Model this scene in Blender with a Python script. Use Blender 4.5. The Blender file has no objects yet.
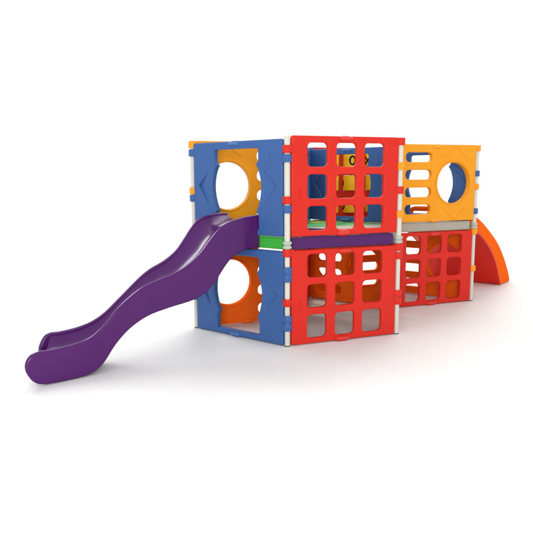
import bpy, bmesh, math, random
from mathutils import Vector, Matrix

random.seed(4)
C = bpy.context.scene.collection
G = 1.1                                   # metres per panel width

# ------------------------------------------------------------------ camera
cam_d = bpy.data.cameras.new('camera')
cam = bpy.data.objects.new('camera', cam_d); C.objects.link(cam)
cam_d.sensor_width = 36.0
cam_d.lens = 607.85 / 533 * 36
cam_d.clip_end = 2000
_r = Vector((0.93108731, -0.36473962, -0.00643627))
_u = Vector((0.05927195, 0.13385005, 0.98922748))
_f = Vector((0.35994895, 0.92143864, -0.14624491))
_m = Matrix((_r, _u, -_f)).transposed().to_4x4()
_m.translation = Vector((-1.83718882, -4.26397098, 1.32259664)) * G
cam.matrix_world = _m
bpy.context.scene.camera = cam

# ------------------------------------------------------------------ light
w = bpy.data.worlds.new('World'); bpy.context.scene.world = w
w.use_nodes = True
w.node_tree.nodes['Background'].inputs[0].default_value = (1.0, 1.0, 1.0, 1)
w.node_tree.nodes['Background'].inputs[1].default_value = 1.02
def softbox(name, loc, target, sx, sy, watts, col):
    d = bpy.data.lights.new(name, 'AREA'); d.shape = 'RECTANGLE'; d.size = sx; d.size_y = sy
    d.energy = watts; d.color = col
    o = bpy.data.objects.new(name, d); C.objects.link(o); o.location = loc
    o.rotation_euler = (Vector(target) - Vector(loc)).to_track_quat('-Z', 'Y').to_euler()
softbox('overhead_softbox', (62, 88, 120), (0.6, 0.6, 0), 100, 100, 140000, (1, 0.99, 0.97))
softbox('added_back_rim', (-4.2, 8.0, 6.0), (-1.2, 0.3, 0.6), 3, 3, 260, (1, 1, 1))  # added unseen lamp: puts the glossy streak on the slide bed
softbox('added_front_fill', (-3.6, -8.2, 2.6), (0.8, 0.9, 0.8), 4.5, 3, 360, (1, 0.99, 0.97))  # added unseen fill: lifts the front faces and the rooms behind them
vs = bpy.context.scene.view_settings
vs.view_transform = 'Standard'; vs.look = 'None'; vs.exposure = 0.0; vs.gamma = 1.0
bpy.context.scene.cycles.max_bounces = 8

# ------------------------------------------------------------------ materials
def plastic(name, col, rough=0.38, var=0.09, bump=0.03, spec=0.16):
    m = bpy.data.materials.new(name); m.use_nodes = True
    nt = m.node_tree; b = nt.nodes['Principled BSDF']
    tc = nt.nodes.new('ShaderNodeTexCoord')
    n1 = nt.nodes.new('ShaderNodeTexNoise'); n1.inputs['Scale'].default_value = 5.0; n1.inputs['Detail'].default_value = 4
    n2 = nt.nodes.new('ShaderNodeTexNoise'); n2.inputs['Scale'].default_value = 160.0; n2.inputs['Detail'].default_value = 2
    nt.links.new(tc.outputs['Object'], n1.inputs['Vector'])
    nt.links.new(tc.outputs['Object'], n2.inputs['Vector'])
    mx = nt.nodes.new('ShaderNodeMix'); mx.data_type = 'RGBA'
    mx.inputs[6].default_value = tuple(c * (1 - var) for c in col) + (1,)
    mx.inputs[7].default_value = tuple(min(1, c * (1 + var)) for c in col) + (1,)
    nt.links.new(n1.outputs['Fac'], mx.inputs[0])
    nt.links.new(mx.outputs[2], b.inputs['Base Color'])
    mr = nt.nodes.new('ShaderNodeMapRange')
    mr.inputs['To Min'].default_value = rough - 0.06; mr.inputs['To Max'].default_value = rough + 0.1
    nt.links.new(n1.outputs['Fac'], mr.inputs['Value'])
    nt.links.new(mr.outputs['Result'], b.inputs['Roughness'])
    b.inputs['Specular IOR Level'].default_value = spec
    bp = nt.nodes.new('ShaderNodeBump'); bp.inputs['Strength'].default_value = bump; bp.inputs['Distance'].default_value = 0.01
    nt.links.new(n2.outputs['Fac'], bp.inputs['Height'])
    nt.links.new(bp.outputs['Normal'], b.inputs['Normal'])
    return m

RED = plastic('red_plastic', (0.58, 0.022, 0.013))
BLUE = plastic('blue_plastic', (0.042, 0.108, 0.30))
AMBER = plastic('amber_plastic', (0.76, 0.30, 0.012))
ORANGE = plastic('orange_plastic', (0.84, 0.125, 0.012), spec=0.0)
YELLOW = plastic('yellow_plastic', (0.93, 0.55, 0.02))
PURPLE = plastic('purple_plastic', (0.068, 0.009, 0.108), rough=0.19, spec=0.26)
GREEN = plastic('green_plastic', (0.05, 0.40, 0.05))
MINT = plastic('mint_plastic', (0.16, 0.55, 0.20))
LIME = plastic('lime_plastic', (0.72, 0.74, 0.05))
SHADED_WHITE = plastic('shaded_white_plastic', (0.37, 0.355, 0.30))  # off-white floor slabs, darkened so the colour carries their shade
WHITE = plastic('white_plastic', (0.58, 0.565, 0.50), rough=0.45)
BLACK = plastic('black_print', (0.012, 0.012, 0.014))
GREY = plastic('grey_rubber', (0.12, 0.12, 0.13), rough=0.7)
COLLAR = plastic('collar_plastic', (0.40, 0.46, 0.39))
FLOOR = plastic('studio_white', (0.76, 0.76, 0.755), rough=0.6, var=0.01, bump=0.02, spec=0.3)

# ------------------------------------------------------------------ helpers
def link(name, me, parent=None, mats=None, loc=None, rotz=0.0):
    o = bpy.data.objects.new(name, me); C.objects.link(o)
    if mats and me is not None and len(me.materials) == 0:
        for m in mats: me.materials.append(m)
    if parent: o.parent = parent
    if loc is not None: o.location = loc
    o.rotation_euler = (0, 0, rotz)
    return o

def finish(me, ang=38):
    me.shade_smooth(); me.set_sharp_from_angle(angle=math.radians(ang)); return me

def plate_bm(bm, outline, holes, thick, bevel, mi=0, y=0.0):
    """outline/holes in panel units (u,v); adds a bevelled slab, face towards -y"""
    cu = bpy.data.curves.new('tmp', 'CURVE'); cu.dimensions = '2D'; cu.fill_mode = 'BOTH'
    cu.extrude = max(thick / 2 - bevel, 0.0005) * G; cu.bevel_depth = bevel * G; cu.bevel_resolution = 2; cu.offset = -bevel * G
    for pts in [outline] + list(holes):
        s = cu.splines.new('POLY'); s.points.add(len(pts) - 1); s.use_cyclic_u = True
        for q, p in zip(s.points, pts): q.co = (p[0] * G, p[1] * G, 0, 1)
    ob = bpy.data.objects.new('tmp', cu)
    me = bpy.data.meshes.new_from_object(ob)
    me.transform(Matrix.Rotation(math.pi / 2, 4, 'X') ); me.transform(Matrix.Translation((0, y * G, 0)))
    n0 = len(bm.faces)
    bm.from_mesh(me); bm.faces.ensure_lookup_table()
    for f in bm.faces[n0:]: f.material_index = mi
    bpy.data.objects.remove(ob); bpy.data.curves.remove(cu); bpy.data.meshes.remove(me)

def tube_bm(bm, pts, r, mi=0, seg=8, closed=False):
    pts = [Vector(p) * G for p in pts]; r *= G; rings = []
    n = len(pts)
    for i, p in enumerate(pts):
        a = pts[(i - 1) % n] if (closed or i > 0) else p
        b = pts[(i + 1) % n] if (closed or i < n - 1) else p
        t = (b - a).normalized()
        x = t.cross(Vector((0, 1, 0)));  x = x.normalized() if x.length > 1e-4 else Vector((1, 0, 0))
        z = x.cross(t).normalized()
        rings.append([bm.verts.new(p + (x * math.cos(k * math.tau / seg) + z * math.sin(k * math.tau / seg)) * r) for k in range(seg)])
    for i in range(n if closed else n - 1):
        A, B = rings[i], rings[(i + 1) % n]
        for k in range(seg):
            f = bm.faces.new((A[k], A[(k + 1) % seg], B[(k + 1) % seg], B[k])); f.material_index = mi
    if not closed:
        bm.faces.new(rings[0][::-1]).material_index = mi; bm.faces.new(rings[-1]).material_index = mi

def lathe_bm(bm, prof, cx=0, cy=0, seg=24, mi=0, squash=1.0):
    rings = []
    for r, z in prof:
        rings.append([bm.verts.new(((cx + r * math.cos(k * math.tau / seg)) * G, (cy + r * squash * math.sin(k * math.tau / seg)) * G, z * G)) for k in range(seg)])
    for A, B in zip(rings, rings[1:]):
        for k in range(seg):
            bm.faces.new((A[k], A[(k + 1) % seg], B[(k + 1) % seg], B[k])).material_index = mi
    bm.faces.new(rings[0][::-1]).material_index = mi; bm.faces.new(rings[-1]).material_index = mi

def box_bm(bm, x0, x1, y0, y1, z0, z1, bev=0.004, mi=0):
    r = bmesh.ops.create_cube(bm, size=1.0)
    vs_ = r['verts']
    for v in vs_:
        v.co = Vector(((x0 + x1) / 2 + v.co.x * (x1 - x0), (y0 + y1) / 2 + v.co.y * (y1 - y0), (z0 + z1) / 2 + v.co.z * (z1 - z0))) * G
    es = list({e for v in vs_ for e in v.link_edges})
    if bev: bmesh.ops.bevel(bm, geom=es, offset=bev * G, segments=2, affect='EDGES', profile=0.6)
    for f in {f for v in bm.verts if v.is_valid for f in v.link_faces if f.material_index == 0 and mi}: pass

def to_mesh(bm, name, mats, ang=38):
    bmesh.ops.recalc_face_normals(bm, faces=bm.faces)
    me = bpy.data.meshes.new(name); bm.to_mesh(me); bm.free()
    for m in mats: me.materials.append(m)
    return finish(me, ang)

def rrect(u0, u1, v0, v1, r, n=6):
    r = min(r, (u1 - u0) / 2 - 1e-4, (v1 - v0) / 2 - 1e-4); o = []
    for cx, cy, a0 in ((u1 - r, v0 + r, -90), (u1 - r, v1 - r, 0), (u0 + r, v1 - r, 90), (u0 + r, v0 + r, 180)):
        for k in range(n + 1):
            a = math.radians(a0 + 90 * k / n); o.append((cx + r * math.cos(a), cy + r * math.sin(a)))
    return o

def ellipse(cu, cv, ru, rv, n=56):
    return [(cu + ru * math.cos(k * math.tau / n), cv + rv * math.sin(k * math.tau / n)) for k in range(n)]

def chaikin(pts, it=2, closed=False):
    for _ in range(it):
        o = [] if closed else [pts[0]]
        m = len(pts)
        for i in range(m if closed else m - 1):
            a, b = pts[i], pts[(i + 1) % m]
            o += [tuple(.75 * x + .25 * y for x, y in zip(a, b)), tuple(.25 * x + .75 * y for x, y in zip(a, b))]
        if not closed: o.append(pts[-1])
        pts = o
    return pts

def smooth(x0, y0, pts):  # catmull-rom
    return pts

def cr(pts, n=5):
    o = []
    for i in range(len(pts) - 1):
        p0 = pts[max(i - 1, 0)]; p1 = pts[i]; p2 = pts[i + 1]; p3 = pts[min(i + 2, len(pts) - 1)]
        for k in range(n):
            t = k / n
            o.append(tuple(0.5 * (2 * b + (c - a) * t + (2 * a - 5 * b + 4 * c - d) * t * t + (3 * b - a - 3 * c + d) * t ** 3) for a, b, c, d in zip(p0, p1, p2, p3)))
    o.append(tuple(pts[-1])); return o

# ------------------------------------------------------------------ panels
T = 0.052          # panel thickness
U0, U1 = 0.030, 0.974
def body(top):
    r = 0.018
    return rrect(U0, U1, 0.004, top, r)

def scribble(bm, cu, cv, wu, wv, y, vertical=False, r=0.0028, n=5, mi=0):
    """raised moulded lettering too worn to read: a run of loops"""
    pts = []
    for k in range(n * 10 + 1):
        t = k / (n * 10)
        a = (t - .5) * wu + 0.012 * math.sin(t * n * math.tau) ; b = wv * .5 * math.sin(t * n * math.tau + 1.2) * (0.65 + .35 * math.sin(t * 9))
        pts.append((cu + b, y, cv + a) if vertical else (cu + a, y, cv + b))
    tube_bm(bm, pts, r, mi, 6)

def badge_mesh(mat, ink):
    """domed oval maker's plate with worn raised script"""
    bm = bmesh.new(); n = 32; m = 12; rings = []
    for j in range(1, m):
        t = math.pi * j / m; rr = math.sin(t) ** .7; y = -.040 * math.cos(t)
        rings.append([bm.verts.new((.078 * rr * math.cos(k * math.tau / n) * G, y * G, .026 * rr * math.sin(k * math.tau / n) * G)) for k in range(n)])
    for A, B in zip(rings, rings[1:]):
        for k in range(n): bm.faces.new((A[k], A[(k + 1) % n], B[(k + 1) % n], B[k]))
    bm.faces.new(rings[0][::-1]); bm.faces.new(rings[-1])
    for y in (-.0385, .0385): scribble(bm, 0, .002, 0.10, 0.02, y, n=4, r=0.0022, mi=1)
    return to_mesh(bm, 'badge', [mat, ink])

def grid_mesh(top, mat):
    holes = []
    for a, b in ((.165, .335), (.413, .588), (.662, .842)):
        for c, d in ((.047, .235), (.292, .478), (.535, .718)):
            holes.append(rrect(a, b, c, d, 0.034))
    bm = bmesh.new(); plate_bm(bm, body(top), holes, .036, 0.009)
    for s in (-1, 1): scribble(bm, .10, .33, .09, .018, s * .018, True, r=.0022)
    return to_mesh(bm, 'grid_panel', [mat])

CU = 0.70; CV = 0.386; CR = 0.198
def circle_mesh(top, mat, mirror):
    mf = (lambda p: (1.006 - p[0],) + tuple(p[1:])) if mirror else (lambda p: p)
    holes = [[mf(q) for q in rrect(.128, .433, a, b, 0.042)] for a, b in ((.595, .69), (.424, .519), (.25, .345), (.08, .176))]
    holes.append([mf(q) for q in ellipse(CU, CV, CR, CR * 1.03)])
    bm = bmesh.new(); plate_bm(bm, body(top), holes, T, 0.011)
    for s in (-1, 1):
        y = s * (T / 2 - .001)
        # lip round the porthole and the raised brow lines above and below it
        tube_bm(bm, [(*mf((CU + (CR + .012) * math.cos(k * math.tau / 56),)), y, CV + (CR + .012) * 1.03 * math.sin(k * math.tau / 56)) for k in range(56)], 0.0095, closed=True)
        for sg in (1, -1):
            c = [(.575, CV + sg * .255), (.64, CV + sg * .30), (.70, CV + sg * .352), (.745, CV + sg * .352), (.80, CV + sg * .30), (.865, CV + sg * .232)]
            tube_bm(bm, [(*mf((u,)), y, v) for u, v in cr(c, 6)], 0.006)
    return to_mesh(bm, 'circle_panel', [mat])

def door_mesh(top, mat):
    R = [(.735, .05), (.735, .150), (.728, .172), (.712, .188)]
    c0 = Vector((.712, .188)); 
    arc = cr([(.712, .188), (.738, .245), (.757, .315), (.763, .38), (.757, .445), (.737, .512), (.710, .556)], 5)
    R = R + arc[1:] + [(.724, .572), (.734, .590), (.736, .66), (.730, .676), (.714, .683)]
    Lf = [(1.006 - u, v) for u, v in R[::-1]]
    hole = R + Lf
    g = chaikin([(.788, .512), (.845, .462), (.905, .402), (.914, .393), (.905, .383), (.846, .305), (.798, .224), (.796, .30), (.792, .43)], 2, True)
    tris = [g, [(1.0 - u, v) for u, v in g]]
    bm = bmesh.new(); plate_bm(bm, body(top), [hole] + tris, T, 0.010)
    for s in (-1, 1):
        y = s * (T / 2 - .0015)
        for q in tris:                              # sloping floor of each arrow-shaped recess
            vv = []
            for u, v in q:
                d = abs(u - .5)
                if d < .305: d -= .018
                k = max(0, (d - .268) / .142)
                vv.append(bm.verts.new(((.5 + math.copysign(d, u - .5)) * G, s * (T / 2 + .0012 - .025 * k) * G, (v + (v - .37) * (.05 if d < .30 else 0)) * G)))
            bm.faces.new(vv)
        scribble(bm, .85, .60, .11, .022, y, True, r=.0026)
    return to_mesh(bm, 'door_panel', [mat])

TU = (.235, .52, .80); TV = (.145, .388, .631)
def ttt_mesh(top, mat):
    holes = [rrect(u - .118, u + .118, v - .0848, v + .0848, .012) for u in TU for v in TV]
    bm = bmesh.new(); plate_bm(bm, body(top), holes, T, 0.004)
    for u in TU:                                   # the three spindles
        for y0 in (0,):
            tube_bm(bm, [(u, y0, .03), (u, y0, top - .03)], .012)
    return to_mesh(bm, 'game_panel', [mat])

def cylinder_mesh():
    bm = bmesh.new(); r = .115; h = .083
    lathe_bm(bm, [(.03, -h), (r - .012, -h), (r - .003, -h + .003), (r, -h + .012), (r, h - .012), (r - .003, h - .003), (r - .012, h), (.03, h)], seg=40)
    def wrap(a, z): rr = r + .0012; return bm.verts.new((rr * math.sin(a) * G, -rr * math.cos(a) * G, z * G))
    # 0 (ring strip) facing -y, X turned a third of the way round
    n = 36; A = []; B = []
    for k in range(n):
        t = k * math.tau / n
        A.append(wrap(.34 * math.cos(t), .054 * math.sin(t))); B.append(wrap(.17 * math.cos(t), .034 * math.sin(t)))
    for k in range(n):
        bm.faces.new((A[k], A[(k + 1) % n], B[(k + 1) % n], B[k])).material_index = 1
    for off in (math.pi,):
        for sg in (1, -1):
            prev = None
            for k in range(11):
                t = -1 + 2 * k / 10
                a = off + sg * .36 * t; z = .055 * t
                pr = (wrap(a - .085, z), wrap(a + .085, z))
                if prev: bm.faces.new((prev[0], prev[1], pr[1], pr[0])).material_index = 1
                prev = pr
    me = bpy.data.meshes.new('cylinder'); bm.to_mesh(me); bm.free()
    me.materials.append(YELLOW); me.materials.append(BLACK)
    return finish(me, 40)

def hook_mesh(side, mat):
    """band that wraps the post (at x=0) and runs back into the panel edge"""
    bm = bmesh.new(); h = .029
    lathe_bm(bm, [(.026, -h), (.033, -h), (.036, -h + .004), (.036, h - .004), (.033, h), (.026, h)], seg=24)
    if side > 0: box_bm(bm, .012, U0 + .02, -.021, .021, -h + .001, h - .001, .004)
    else: box_bm(bm, -(1 - U1) - .02, -.012, -.021, .021, -h + .001, h - .001, .004)
    return to_mesh(bm, 'hook', [mat])

MESH = {}
def get(key, fn, *a):
    if key not in MESH: MESH[key] = fn(*a)
    return MESH[key]

def V2(a): return Vector((math.cos(math.radians(a)), math.sin(math.radians(a))))
P1 = -V2(-60); P2 = Vector((0, 0)); P3 = V2(0); P4 = P3 + V2(60); CC = Vector((.5, .8660254)); PM = P4 + V2(120); PD = PM + V2(0); P5 = P4 + V2(0)
H1, H2, H3 = .757, .860, 1.626
ZL = 0.004

# ------------------------------------------------------------------ ground
gm = bmesh.new()
bmesh.ops.create_grid(gm, x_segments=8, y_segments=8, size=85)
ground = link('ground', to_mesh(gm, 'ground', [FLOOR]))
ground['kind'] = 'structure'

# ------------------------------------------------------------------ playhouse
house = bpy.data.objects.new('play_structure', None); C.objects.link(house)
house['label'] = 'two-storey plastic playhouse of red, blue and orange cut-out panels clipped to white posts'
house['category'] = 'playhouse'

SLOT = {0: (.736, .347), 1: (.666, .284), 2: (.598, .216), 3: (.540, .152), 4: (.480, .094)}
INK = {k: plastic(k + '_worn_lettering', c, rough=.5) for k, c in {'red': (.66, .10, .08), 'blue': (.15, .27, .50), 'amber': (.82, .42, .06), 'orange': (.84, .20, .04)}.items()}
COL = {'red': RED, 'blue': BLUE, 'amber': AMBER, 'orange': ORANGE}
NAMES = {'grid': 'grid_panel', 'circle': 'porthole_panel', 'door': 'doorway_panel', 'ttt': 'game_panel'}

def panel(kind, a, b, level, colour, sl=(), sr=(), mirror=False, hookcol=None, label=None):
    top = {'blue': .744}.get(colour, .768) if level else {'blue': .750}.get(colour, .7565)
    mat = COL[colour]; z0 = H2 if level else ZL
    top -= 0 if level else ZL
    if kind == 'grid': me = get(('grid', colour, level), grid_mesh, top, mat)
    elif kind == 'circle': me = get(('circle', colour, level, mirror), circle_mesh, top, mat, mirror)
    elif kind == 'door': me = get(('door', colour, level), door_mesh, top, mat)
    else: me = get(('ttt', level), ttt_mesh, top, mat)
    d = (b - a); rz = math.atan2(d.y, d.x)
    o = link(NAMES[kind], me, house, loc=Vector((a.x, a.y, z0)) * G, rotz=rz)
    if label: o['label'] = label
    hm = COL[hookcol] if hookcol else mat; hk = hookcol or colour
    for s in sl:
        for v in SLOT[s]:
            link('hook', get(('hook', 1, hk), hook_mesh, 1, hm), o, loc=Vector((0, 0, v)) * G)
    for s in sr:
        for v in SLOT[s]:
            link('hook', get(('hook', -1, hk), hook_mesh, -1, hm), o, loc=Vector((1, 0, v)) * G)
    bmsh = get(('badge', colour), badge_mesh, mat, INK[colour])
    if kind != 'ttt':
        link('badge', bmsh, o, loc=Vector((.49, 0, top - .021)) * G)
    link('badge', bmsh, o, loc=Vector((.478, 0, .018)) * G)
    return o

# upper storey
panel('door', P1, P2, 1, 'blue', (1,), (2,), label='blue doorway panel behind the top of the purple slide')
panel('grid', P2, P3, 1, 'red', (1,), (0,), label='upper red panel with nine square windows at the front')
panel('circle', P3, P4, 1, 'amber', (3,), (2,))
panel('circle', P4, P5, 1, 'amber', (1,), (0,), label='amber porthole panel facing front at the right')
panel('circle', P1, CC, 1, 'amber', (0,), (1,), True, label='amber porthole panel seen through the upper blue doorway')
panel('door', CC, PM, 1, 'blue', (2,), (1,))
game = panel('ttt', PM, PD, 1, 'red', (2,), (1,), label='red noughts and crosses panel with turning yellow cylinders')
panel('door', PD, P5, 1, 'blue', (2,), (4,), label='blue doorway panel seen through the amber porthole')
panel('door', PM, P4, 1, 'blue', (0,), (3,), label='blue inner doorway panel between the two rooms')
# lower storey
panel('door', P1, P2, 0, 'blue', (1,), (2, 3), label='lower blue doorway panel under the purple slide')
panel('grid', P2, P3, 0, 'red', (0,), (0,), label='lower red panel with nine square windows at the front')
panel('grid', P3, P4, 0, 'red', (1,), (2,))
panel('grid', P4, P5, 0, 'red', (1,), (), label='red panel with nine square windows at the right')
panel('circle', P1, CC, 0, 'orange', (0,), (1,), True, label='deep orange porthole panel seen through the lower blue doorway')
panel('circle', PM, PD, 0, 'orange', (2,), (1,), True)
panel('circle', PD, P5, 0, 'orange', (2,), (0,), hookcol='amber')
panel('circle', PM, P4, 0, 'orange', (0,), (3,))
panel('grid', CC, PM, 0, 'red', (3,), (1,))

# noughts and crosses cylinders
cyl = get('cyl', cylinder_mesh)
turns = {(0, 0): 2.1, (1, 0): -1.45, (2, 0): 1.2, (0, 1): 1.2, (1, 1): -1.62, (2, 1): 1.2, (0, 2): -.3, (1, 2): -0.40, (2, 2): 2.0}
for i, u in enumerate(TU):
    for j, v in enumerate(TV):
        link('game_cylinder', cyl, game, loc=Vector((u, 0, v)) * G, rotz=turns[(i, j)])

# posts with the collars between storeys
def post_mesh():
    bm = bmesh.new()
    lathe_bm(bm, [(.017, .003), (.0195, .005), (.0205, .012), (.0205, .80)], seg=24)
    lathe_bm(bm, [(.0225, .801), (.0225, H3 - .008), (.020, H3 - .002), (.012, H3)], seg=24)
    lathe_bm(bm, [(.016, .0005), (.022, .0005), (.022, .010), (.016, .010)], seg=24, mi=1)
    return to_mesh(bm, 'post', [WHITE, GREY])
def collar_mesh():
    bm = bmesh.new()
    lathe_bm(bm, [(.024, .772), (.033, .774), (.036, .781), (.036, .787), (.033, .794), (.027, .797), (.027, .805), (.034, .808), (.037, .815), (.037, .821), (.034, .828), (.024, .831)], seg=24)
    return to_mesh(bm, 'collar', [COLLAR])
for q in (P1, P2, P3, P4, CC, PM, PD, P5):
    o = link('post', get('post', post_mesh), house, loc=Vector((q.x, q.y, 0)) * G)
    link('collar', get('collar', collar_mesh), o)

# triangular floor slabs
def slab(a, b, c, mat, label, extra=None):
    cen = (a + b + c) / 3
    pts = []
    tri = [a, b, c]
    for i in range(3):
        p, pr, nx = tri[i], tri[i - 1], tri[(i + 1) % 3]
        for o in (pr, nx):
            e = p + (o - p).normalized() * .036
            pts.append(e + (cen - e).normalized() * .012)
    bm = bmesh.new()
    lo = [bm.verts.new((p.x * G, p.y * G, (H1 + .006) * G)) for p in pts]
    hi = [bm.verts.new((p.x * G, p.y * G, (H2 - .006) * G)) for p in pts]
    n = len(pts)
    for k in range(n): bm.faces.new((lo[k], lo[(k + 1) % n], hi[(k + 1) % n], hi[k]))
    bm.faces.new(hi); bm.faces.new(lo[::-1])
    bmesh.ops.recalc_face_normals(bm, faces=bm.faces)
    bmesh.ops.bevel(bm, geom=list(bm.edges), offset=.006 * G, segments=2, affect='EDGES')
    mats = [mat]
    if extra:
        mats += extra[0]
        for ex, ey, ru, rv, rot, mi in extra[1]:
            vv = []
            for k in range(40):
                t = k * math.tau / 40; rr = 1 + .13 * math.sin(3 * t + ex * 9)
                x = ru * rr * math.cos(t); y = rv * rr * math.sin(t)
                vv.append(bm.verts.new(((ex + x * math.cos(rot) - y * math.sin(rot)) * G, (ey + x * math.sin(rot) + y * math.cos(rot)) * G, (H2 - .003) * G)))
            f = bm.faces.new(vv); f.material_index = mi
    me = bpy.data.meshes.new('floor_slab'); bm.to_mesh(me); bm.free()
    for m in mats: me.materials.append(m)
    o = link('floor_slab', finish(me), house); o['label'] = label
slab(P1, P2, CC, GREEN, 'green floor slab at the top of the slide')
slab(P2, P3, CC, PURPLE, 'purple floor slab between the two front red panels')
slab(P3, P4, CC, WHITE, 'white floor slab')
slab(P4, PM, CC, MINT, 'green floor slab with yellow patches', ([LIME, GREEN], [(.93, 1.36, .12, .085, -.3, 1), (1.25, 1.15, .12, .045, -.4, 2), (1.0, 1.08, .10, .05, .2, 2)]))
slab(P4, PM, PD, SHADED_WHITE, 'off-white floor slab, shade in its colour')
slab(P4, PD, P5, SHADED_WHITE, 'off-white floor slab at the right front, shade in its colour')

# ------------------------------------------------------------------ purple wave slide
slide = bpy.data.objects.new('wave_slide', None); C.objects.link(slide)
slide['label'] = 'long purple wavy slide coming down from the blue doorway to the ground'
slide['category'] = 'slide'
AX = V2(120)
SN = AX * .268; SF = AX * .635
DN = V2(-164); DF = V2(-160.5)
off = V2(-150) * 0.0
topN = [(0, 1.026), (.143, 1.014), (.27, .985), (.373, .935), (.455, .859), (.535, .772), (.634, .697), (.73, .648), (.859, .611), (.966, .582), (1.065, .540), (1.2, .446), (1.31, .337), (1.413, .266), (1.512, .241), (1.654, .228), (1.756, .230), (1.811, .212), (1.842, .170), (1.846, .125), (1.831, .082), (1.805, .042), (1.77, .016)]
botN = [(0.003, .766), (.103, .764), (.19, .744), (.275, .697), (.338, .635), (.422, .535), (.504, .464), (.623, .416), (.82, .386), (.991, .350), (1.131, .281), (1.24, .186), (1.336, .068), (1.42, .018), (1.50, .006), (1.58, .004), (1.66, .004), (1.72, .006)]
topF = [(0, 1.030), (.10, 1.032), (.22, 1.014), (.30, .983), (.36, .926), (.420, .852), (.503, .762), (.607, .693), (.728, .643), (.808, .600), (.885, .543), (.985, .464), (1.115, .366), (1.225, .312), (1.33, .288), (1.45, .280), (1.525, .282), (1.565, .262), (1.60, .205), (1.607, .150), (1.592, .075), (1.56, .026), (1.52, .008)]
def remap(d):   # near distance -> far distance
    for (a, _), (b, _), (c, _), (e, _) in zip(topN[:18], topN[1:19], topF[:18], topF[1:19]):
        if a <= d <= b: return c + (e - c) * (d - a) / (b - a)
    return d * .868
botF = [(remap(d), z) for d, z in botN]
def wall(S, D, top, bot, t, side):
    o = cr(top, 4) + cr(bot, 4)[::-1]
    bm = bmesh.new(); plate_bm(bm, o, [], t, .013)
    me = to_mesh(bm, 'side_wall', [PURPLE], 50)
    rz = math.atan2(D.y, D.x)
    nrm = Vector((-D.y, D.x)) * side
    q = S + nrm * t / 2
    link('side_wall', me, slide, loc=Vector((q.x, q.y, 0)) * G, rotz=rz)
TW = .036
wall(SN, DN, topN, botN, TW, -1)
wall(SF, DF, topF, botF, TW, 1)
def bed():
    bm = bmesh.new(); NW = 16
    tn = cr(topN[:17] + [(1.80, .190)], 4); tf = cr(topF[:17] + [(1.562, .225)], 4)
    inN = Vector((DN.y, -DN.x)) * TW * .8; inF = Vector((-DF.y, DF.x)) * TW * .8
    def bz(bot, d):
        b = cr(bot, 4)
        for (a, z0), (c, z1) in zip(b, b[1:]):
            if a <= d <= c: return z0 + (z1 - z0) * (d - a) / max(c - a, 1e-6)
        return b[-1][1] if d > b[-1][0] else b[0][1]
    up = []; dn = []
    L = len(tn)
    for i in range(L):
        (da, za), (db, zb) = tn[i], tf[i]
        A = SN + inN + DN * da; B = SF + inF + DF * db
        ba = bz(botN, da) + .012; bb = bz(botF, db) + .012
        ru = []; rd = []
        e = max(0, (i / (L - 1) - .93) / .07)
        for k in range(NW + 1):
            s = k / NW; q = A.lerp(B, s)
            zt = za + (zb - za) * s; zl = ba + (bb - ba) * s
            dep = .013 + .062 * (1 - abs(2 * s - 1) ** 2.2)
            z = max(zt - dep, zl + .02)
            zl += .045 * e; z = z - e * e * (z - .075) * .75
            ru.append(bm.verts.new((q.x * G, q.y * G, z * G))); rd.append(bm.verts.new((q.x * G, q.y * G, min(zl, z - .012) * G)))
        up.append(ru); dn.append(rd)
    for i in range(L - 1):
        for k in range(NW):
            bm.faces.new((up[i][k], up[i + 1][k], up[i + 1][k + 1], up[i][k + 1]))
            bm.faces.new((dn[i][k], dn[i][k + 1], dn[i + 1][k + 1], dn[i + 1][k]))
        bm.faces.new((up[i][0], dn[i][0], dn[i + 1][0], up[i + 1][0])); bm.faces.new((up[i][NW], up[i + 1][NW], dn[i + 1][NW], dn[i][NW]))
    for i in (0, L - 1):
        for k in range(NW): bm.faces.new((up[i][k], up[i][k + 1], dn[i][k + 1], dn[i][k]))
    link('slide_bed', to_mesh(bm, 'slide_bed', [PURPLE], 60), slide)
bed()

# ------------------------------------------------------------------ orange climbing arch
arch = bpy.data.objects.new('climbing_arch', None); C.objects.link(arch)
arch['label'] = 'curved orange climbing ramp with red underside behind the right end of the playhouse'
arch['category'] = 'climber'
AD = (PD - P5).normalized(); ND = V2(30)
outer = [(.045, .905), (.19, .888), (.43, .800), (.66, .694), (.88, .580), (1.05, .470), (1.22, .330), (1.36, .190), (1.45, .08), (1.49, .005)]
inner = [(.045, .770), (.19, .745), (.44, .645), (.69, .508), (.86, .380), (.97, .265), (1.07, .130), (1.145, .005)]
A0, A1 = .05, .93
def arch_part(name, s0, s1, out, inn, mat, bev):
    o = cr(out, 4) + cr(inn, 4)[::-1]
    bm = bmesh.new(); plate_bm(bm, o, [], s1 - s0, bev)
    q = P5 + AD * (s0 + s1) / 2
    link(name, to_mesh(bm, name, [mat], 45), arch, loc=Vector((q.x, q.y, 0)) * G, rotz=math.radians(30))
arch_part('side_board', A0, A0 + .06, outer, inner, ORANGE, .012)
arch_part('side_board', A1 - .06, A1, outer, inner, ORANGE, .012)
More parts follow.
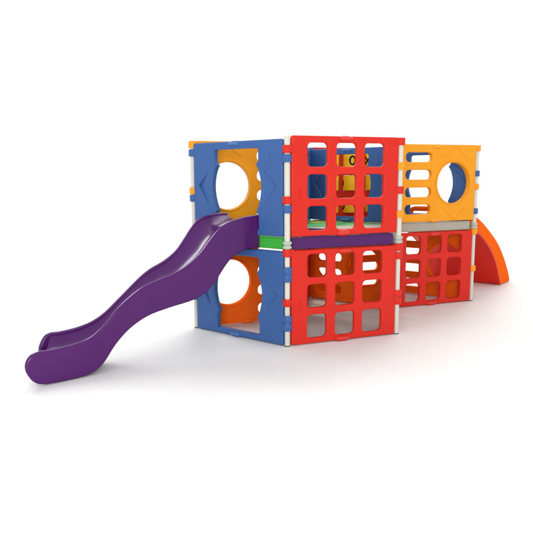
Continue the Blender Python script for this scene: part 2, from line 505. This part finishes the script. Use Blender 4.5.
arch_part('climbing_surface', A0 + .06, A1 - .06, [(d - .02 * (i > 0), z - .02) for i, (d, z) in enumerate(outer[:-1])] + [(1.455, .006)], [(d + .09, z + .02) for d, z in inner[:-1]] + [(1.25, .006)], ORANGE, .006)
def lining():
    bm = bmesh.new(); pts = cr(inner, 4); rows = []
    for d, z in pts:
        r = []
        for s, dz in ((A0 + .004, 0), (A1 - .004, 0)):
            q = P5 + AD * s + ND * d; r.append(((q.x) * G, q.y * G, z * G))
        rows.append(r)
    outr = []
    for (d, z) in pts:
        r = []
        for s in (A0 + .004, A1 - .004):
            q = P5 + AD * s + ND * (d - .012); r.append((q.x * G, q.y * G, max(z - .012, .004) * G))
        outr.append(r)
    va = [[bm.verts.new(p) for p in r] for r in rows]; vb = [[bm.verts.new(p) for p in r] for r in outr]
    for i in range(len(pts) - 1):
        bm.faces.new((va[i][0], va[i][1], va[i + 1][1], va[i + 1][0])); bm.faces.new((vb[i][0], vb[i + 1][0], vb[i + 1][1], vb[i][1]))
        for k in (0, 1): bm.faces.new((va[i][k], va[i + 1][k], vb[i + 1][k], vb[i][k]))
    for i in (0, -1): bm.faces.new((va[i][0], va[i][1], vb[i][1], vb[i][0]))
    o = link('underside_panel', to_mesh(bm, 'underside_panel', [RED], 50), arch); o['label'] = 'red underside of the ramp'
lining()
for d, z, a in ((.30, .862, -20), (.60, .730, -25), (.88, .588, -32), (1.12, .420, -45), (1.33, .225, -58)):
    bm = bmesh.new()
    q0 = P5 + AD * (A0 + .14) + ND * d; q1 = P5 + AD * (A1 - .14) + ND * d
    tube_bm(bm, [(q0.x, q0.y, z), (q1.x, q1.y, z)], .024, seg=12)
    link('foothold', to_mesh(bm, 'foothold', [ORANGE]), arch)

bm = bmesh.new()                                   # grab bar across the top of the ramp
cs = (A0 + A1) / 2
pts = [(-.27, .86), (-.27, .925), (-.245, .952), (-.21, .957), (.21, .957), (.245, .952), (.27, .925), (.27, .86)]
q = [P5 + AD * (cs + a) + ND * .10 for a, _ in pts]
tube_bm(bm, [(p.x, p.y, z) for p, (_, z) in zip(q, pts)], .027, seg=14)
link('grab_bar', to_mesh(bm, 'grab_bar', [ORANGE]), arch)
